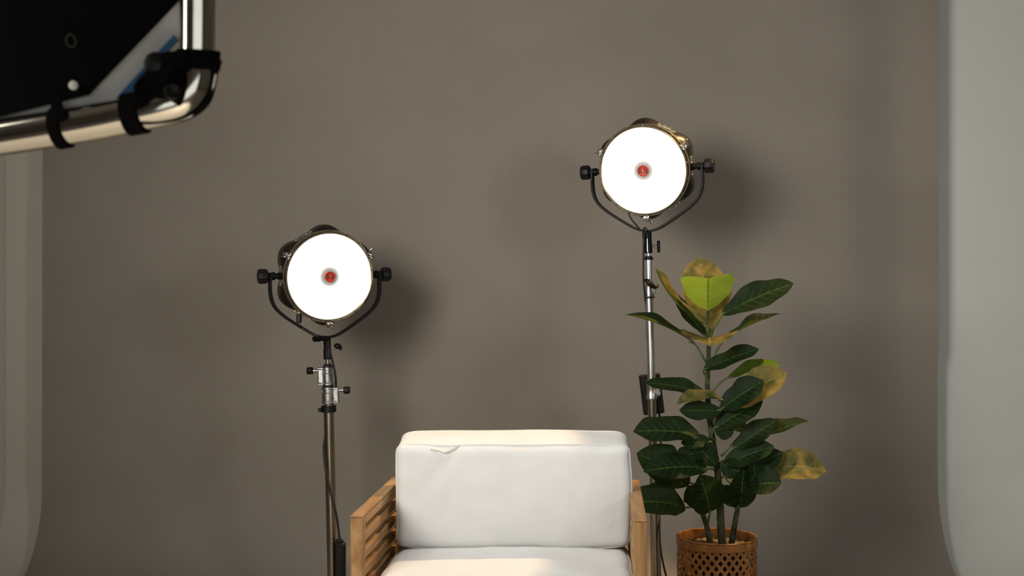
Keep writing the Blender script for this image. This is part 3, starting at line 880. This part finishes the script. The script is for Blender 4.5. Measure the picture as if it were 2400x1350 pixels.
leaf((1703, 791, .02), (1831, 735, .03), 62, (-0.35, -0.16, 0.9), 22, 0.03, 0.10, stalk=[(1664, 855, 0), (1684, 815, .01)])
leaf((1630, 808, -.01), (1464, 738, -.04), 66, (0.30, -0.22, 0.9), 22, 0.06, 0.07, stalk=[(1658, 855, 0), (1645, 832, -.01)])
leaf((1662, 792, 0), (1664, 812, -.17), 138, (0, -0.02, 1), 16, 0.05, 0.03, stalk=[(1660, 800, 0)], flip=True, p=1.0)
# middle
leaf((1648, 868, -.04), (1779, 818, -.06), 52, (-0.25, -0.75, 0.65), 16, 0.04, 0.12, stalk=[(1661, 905, 0), (1656, 885, -.02)])
leaf((1704, 886, .01), (1829, 856, .04), 60, (-0.1, 0.65, 0.75), 14, 0.06, 0.05, stalk=[(1664, 930, 0), (1680, 905, 0)], mat='leaf_backlit')
leaf((1700, 952, -.02), (1844, 872, -.05), 92, (-0.30, -0.80, 0.55), 10, 0.04, 0.08, stalk=[(1664, 985, 0), (1680, 968, -.01)], flip=True)
leaf((1690, 960, -.05), (1790, 892, -.09), 74, (-0.30, -0.80, 0.55), 12, 0.04, 0.08, stalk=[(1664, 985, 0)])
leaf((1664, 926, -.01), (1512, 897, -.05), 50, (0.15, -0.70, 0.70), 12, 0.05, 0.10, stalk=[(1662, 945, 0)])
leaf((1694, 938, -.05), (1585, 949, -.08), 56, (0.1, -0.45, 0.90), 30, 0.10, 0.07, stalk=[(1668, 985, 0), (1684, 960, -.03)], flip=True)
leaf((1690, 962, -.055), (1592, 962, -.07), 46, (0.0, -0.95, 0.15), 8, 0.02, 0.07, stalk=[(1668, 985, 0)])
leaf((1672, 1006, -.03), (1788, 938, -.06), 70, (-0.30, -0.80, 0.50), 14, 0.03, 0.06, stalk=[(1668, 1030, 0)])
leaf((1642, 1020, -.03), (1484, 1012, -.07), 84, (0.05, -0.72, 0.68), 16, 0.06, 0.10, stalk=[(1668, 1040, 0), (1658, 1026, -.02)])
leaf((1742, 1012, .0), (1690, 950, .02), 60, (0.2, -0.9, 0.3), 14, 0.02, 0.06, stalk=[(1690, 1070, 0)])
# right side
leaf((1752, 1046, -.01), (1896, 988, -.03), 66, (-0.25, -0.35, 0.9), 24, 0.06, 0.08, stalk=[(1690, 1085, 0), (1720, 1062, 0)])
leaf((1718, 1054, -.03), (1822, 984, -.05), 58, (-0.35, -0.80, 0.45), 12, 0.04, 0.08, stalk=[(1685, 1090, 0)])
leaf((1694, 1092, -.03), (1815, 1046, -.07), 62, (-0.25, -0.80, 0.55), 14, 0.06, 0.08, stalk=[(1684, 1110, 0)])
leaf((1755, 1098, .0), (1937, 1104, -.05), 92, (0.05, -0.80, 0.62), 14, 0.10, 0.10, stalk=[(1690, 1120, 0), (1720, 1104, 0)], flip=True)
leaf((1740, 1112, -.03), (1834, 1060, -.05), 60, (-0.2, -0.85, 0.5), 10, 0.04, 0.06, stalk=[(1742, 1130, -.03)])
leaf((1754, 1142, -.06), (1832, 1132, -.11), 84, (0.10, -0.80, 0.62), 20, 0.10, 0.06, stalk=[(1742, 1150, -.03)])
leaf((1768, 1152, -.05), (1764, 1078, -.08), 62, (0.3, -0.9, 0.2), 10, 0.08, 0.06, stalk=[(1742, 1150, -.03)])
leaf((1733, 1190, -.03), (1742, 1098, -.09), 78, (0.05, -0.95, 0.25), 16, 0.04, 0.06, p=1.0)
leaf((1722, 1186, -.03), (1700, 1136, -.08), 50, (-0.2, -0.9, 0.3), 12, 0.04, 0.06, stalk=[(1729, 1195, -.03)])
# left side, low
leaf((1660, 1098, -.05), (1508, 1106, -.12), 78, (0.0, -0.75, 0.65), 14, 0.08, 0.09, stalk=[(1680, 1100, 0)])
leaf((1618, 1132, -.02), (1492, 1062, -.06), 104, (0.15, -0.85, 0.45), 10, 0.05, 0.08, stalk=[(1680, 1140, 0), (1650, 1140, -.01)])
leaf((1664, 1060, -.03), (1582, 1070, -.06), 48, (0.2, -0.80, 0.55), 14, 0.05, 0.10, stalk=[(1675, 1070, 0)])
leaf((1668, 1036, -.04), (1596, 1038, -.05), 40, (0.0, -0.9, 0.4), 14, 0.03, 0.10, stalk=[(1672, 1050, 0)])
leaf((1680, 1090, -.04), (1626, 1042, -.05), 54, (0.2, -0.9, 0.3), 12, 0.03, 0.06)
leaf((1607, 1190, -.05), (1478, 1178, -.10), 100, (0.1, -0.75, 0.65), 20, 0.10, 0.06, stalk=[(1652, 1228, -.02), (1640, 1200, -.03), (1622, 1189, -.04)])
leaf((1664, 1200, -.04), (1640, 1112, -.10), 92, (0.1, -0.95, 0.2), 14, 0.06, 0.06, stalk=[(1657, 1235, -.02)], p=1.0)
leaf((1640, 1185, -.05), (1612, 1138, -.08), 56, (-0.1, -0.95, 0.2), 12, 0.04, 0.06)
leaf((1700, 1120, -.02), (1732, 1075, -.05), 52, (0.0, -0.95, 0.2), 10, 0.05, 0.05, stalk=[(1722, 1142, -.02)])
leaf((1688, 1085, -.03), (1735, 1108, -.06), 48, (0.0, -0.95, 0.2), 10, 0.03, 0.05)
leaf((1676, 1010, -.03), (1720, 1012, -.05), 44, (0.0, -0.9, 0.3), 10, 0.03, 0.05)

# ------------------------------------------------------------------ scrim frame, upper left, close to the camera
D0 = 1.10
SF = thing('scrim_frame', at(440, 236, D0))
tag(SF, 'polished tubular scrim frame with stretched black cloth in the upper left corner', 'scrim')
SO = Vector(SF.location)
def sp(x, y, dd=0.0): return at(x, y, D0 + dd) - SO
TR = 0.0172
tube_path = [sp(-520, 398, .06), sp(-200, 352, .035), sp(0, 322, .02), sp(200, 290, .008), sp(330, 264, .002), sp(390, 250), sp(428, 234), sp(452, 208), sp(462, 172), sp(465, 130), sp(466, 60, -.004), sp(467, -60, -.01), sp(470, -400, -.03), sp(474, -900, -.06)]
MB().tube(spline(tube_path, 8), TR, 28).build('frame_tube', M['polished'], SF, 80)
def sheet(poly, thick, name, mat, parent=SF, off=0.0):
    """flat cloth polygon, given in photograph pixels at the frame's plane, with real thickness"""
    P = [sp(*q) + Vector((0, off, 0)) for q in poly]
    m = len(P)
    vs = P + [p + Vector((0, thick, 0)) for p in P]
    fs = [tuple(range(m))[::-1], tuple(m + i for i in range(m))]
    for i in range(m):
        j = (i + 1) % m
        fs.append((i, j, m + j, m + i))
    return MB().add(vs, fs).build(name, mat, parent, 0)
sheet([(-520, 352, .056), (-200, 306, .033), (0, 276, .02), (212, 224, .008), (428, -2, -.004), (428, -900, -.055), (-520, -900, 0)], 0.0012, 'black_cloth', M['black_cloth'], off=-0.004)
wc = sheet([(-520, 378, .058), (-200, 332, .035), (0, 298, .02), (272, 244, .006), (412, 92, -.001), (432, 40, -.003), (432, -900, -.055), (-520, -900, 0)], 0.0010, 'diffuser_cloth', M['white_cloth'], off=0.006)
# blue edging along the cut corner of the white cloth
MB().tube([sp(276, 238, .006), sp(340, 168, .002), sp(414, 88, -.001)], 0, 4, flat=(0.0016, 0.0030, Vector((0, 1, 0)))).build('blue_edging', M['blue_trim'], SF, 0)
# webbing straps: wrapped bands round the tube
def wrap(path_pts, hw, th, name, up=None):
    return MB().tube(spline(path_pts, 6), 0, 4, flat=(hw, th, up or Vector((0, 0, 1)))).build(name, M['webbing'], SF, 40)
def band(center, axis, r, half, name, start=0, end=360):
    """strap ring round the tube"""
    ax = axis.normalized(); g = Vector((0, 1, 0)); a = (g - ax * g.dot(ax)).normalized(); b = ax.cross(a)
    pts = []
    for k in range(29):
        th = R(start + (end - start) * k / 28)
        pts.append(center + (a * math.cos(th) + b * math.sin(th)) * r)
    return MB().tube(pts, 0, 4, flat=(half, 0.0010, ax)).build(name, M['webbing'], SF, 40)
bd = (sp(0, 322, .02) - sp(330, 264, .002)).normalized()
vd = (sp(467, -60, -.01) - sp(465, 130)).normalized()
band(sp(318, 266, .002), bd, TR + .0018, 0.0080, 'strap_loop')
band(sp(465, 140), vd, TR + .0018, 0.0088, 'strap_loop')
band(sp(146, 299, .011), bd, TR + .0018, 0.0052, 'strap_loop', 60, 250)
# strap tails tying the cloth corner to the frame
MB().tube(spline([sp(440, 140, -.020), sp(408, 142, -.021), sp(378, 146, -.020), sp(356, 150, -.012)], 5), 0, 4, flat=(0.0085, 0.0014, Vector((0, 0, 1)))).build('strap_tail', M['webbing'], SF, 40)
MB().tube(spline([sp(316, 252, -.016), sp(342, 218, -.020), sp(368, 180, -.020), sp(390, 150, -.018)], 5), 0, 4, flat=(0.0125, 0.0016, Vector((.7, 0, .7)))).build('strap_tail', M['webbing'], SF, 40)
MB().tube(spline([sp(380, 160, -.017), sp(396, 186, -.020), sp(400, 214, -.020), sp(392, 232, -.019)], 5), 0, 4, flat=(0.0130, 0.0020, Vector((1, 0, 0)))).build('strap_tail', M['webbing'], SF, 40)
MB().lathe([(0.0062, -0.002), (0.0080, 0), (0.0080, .004), (0.006, .0055), (0.0045, .0045)], 28, Matrix.Translation(sp(404, 216, -.024)) @ RZ(22) @ RX(90)).build('snap_button', M['black_plastic'], SF, 40)
MB().lathe([(0.0095, -0.004), (0.0105, 0), (0.0085, .005), (0.003, .007)], 24, Matrix.Translation(sp(364, 148, -.016)) @ RX(90)).build('strap_button', M['black_plastic'], SF, 40)
# elastic running round the outside of the corner
cord = [sp(318, 288, -.004), sp(372, 286, -.002), sp(420, 277, .0), sp(460, 258, .001), sp(484, 232, .001), sp(494, 200, .001), sp(500, 168, .0), sp(509, 140, -.002)]
MB().tube(spline(cord, 6), 0, 4, flat=(0.0085, 0.0026, Vector((0, 1, 0.0)))).build('corner_elastic', M['webbing'], SF, 40)
# small hook strap on the lower tube with its bright buckle
MB().tube(spline([sp(128, 226, .004), sp(132, 244, -.004), sp(140, 266, -.008), sp(150, 284, -.006)], 5), 0, 4, flat=(0.0052, 0.0014, Vector((1, 0, 0)))).build('hook_strap', M['webbing'], SF, 40)
MB().lathe([(0.0030, 0), (0.0042, .001), (0.0042, .003), (0.002, .004)], 20, Matrix.Translation(sp(174, 201, .003)) @ RX(90)).build('eyelet', M['white_cloth'], SF, 40)
# faded printed mark on the black cloth: an oval ring and a column of worn, unreadable strokes
ring = []
for k in range(36):
    a = 2 * PI * k / 36
    u_, v_ = 11 * math.cos(a), 15 * math.sin(a)
    ring.append(sp(171 + u_ * .95 + v_ * .28, 98 + v_ * .95 - u_ * .3, .004) + Vector((0, -.0048, 0)))
MB().tube(ring, 0.0007, 6, closed=True).build('printed_mark', M['print'], SF, 60)

st = MB()
for k in range(9):
    yy = 74 - k * 8.6
    xx = 176 + k * 1.3
    c0 = sp(xx, yy, .004) + Vector((0, -.0048, 0))
    st.box(tuple(c0), (0.0026, 0.0004, 0.0005)).box(tuple(c0 + Vector((0.0010 * (-1) ** k, 0, -0.0008))), (0.0005, 0.0004, 0.0018))
st.build('printed_mark', M['print_faint'], SF, 0)

for o in bpy.data.objects:
    if o.type == 'MESH':
        o.data.update()
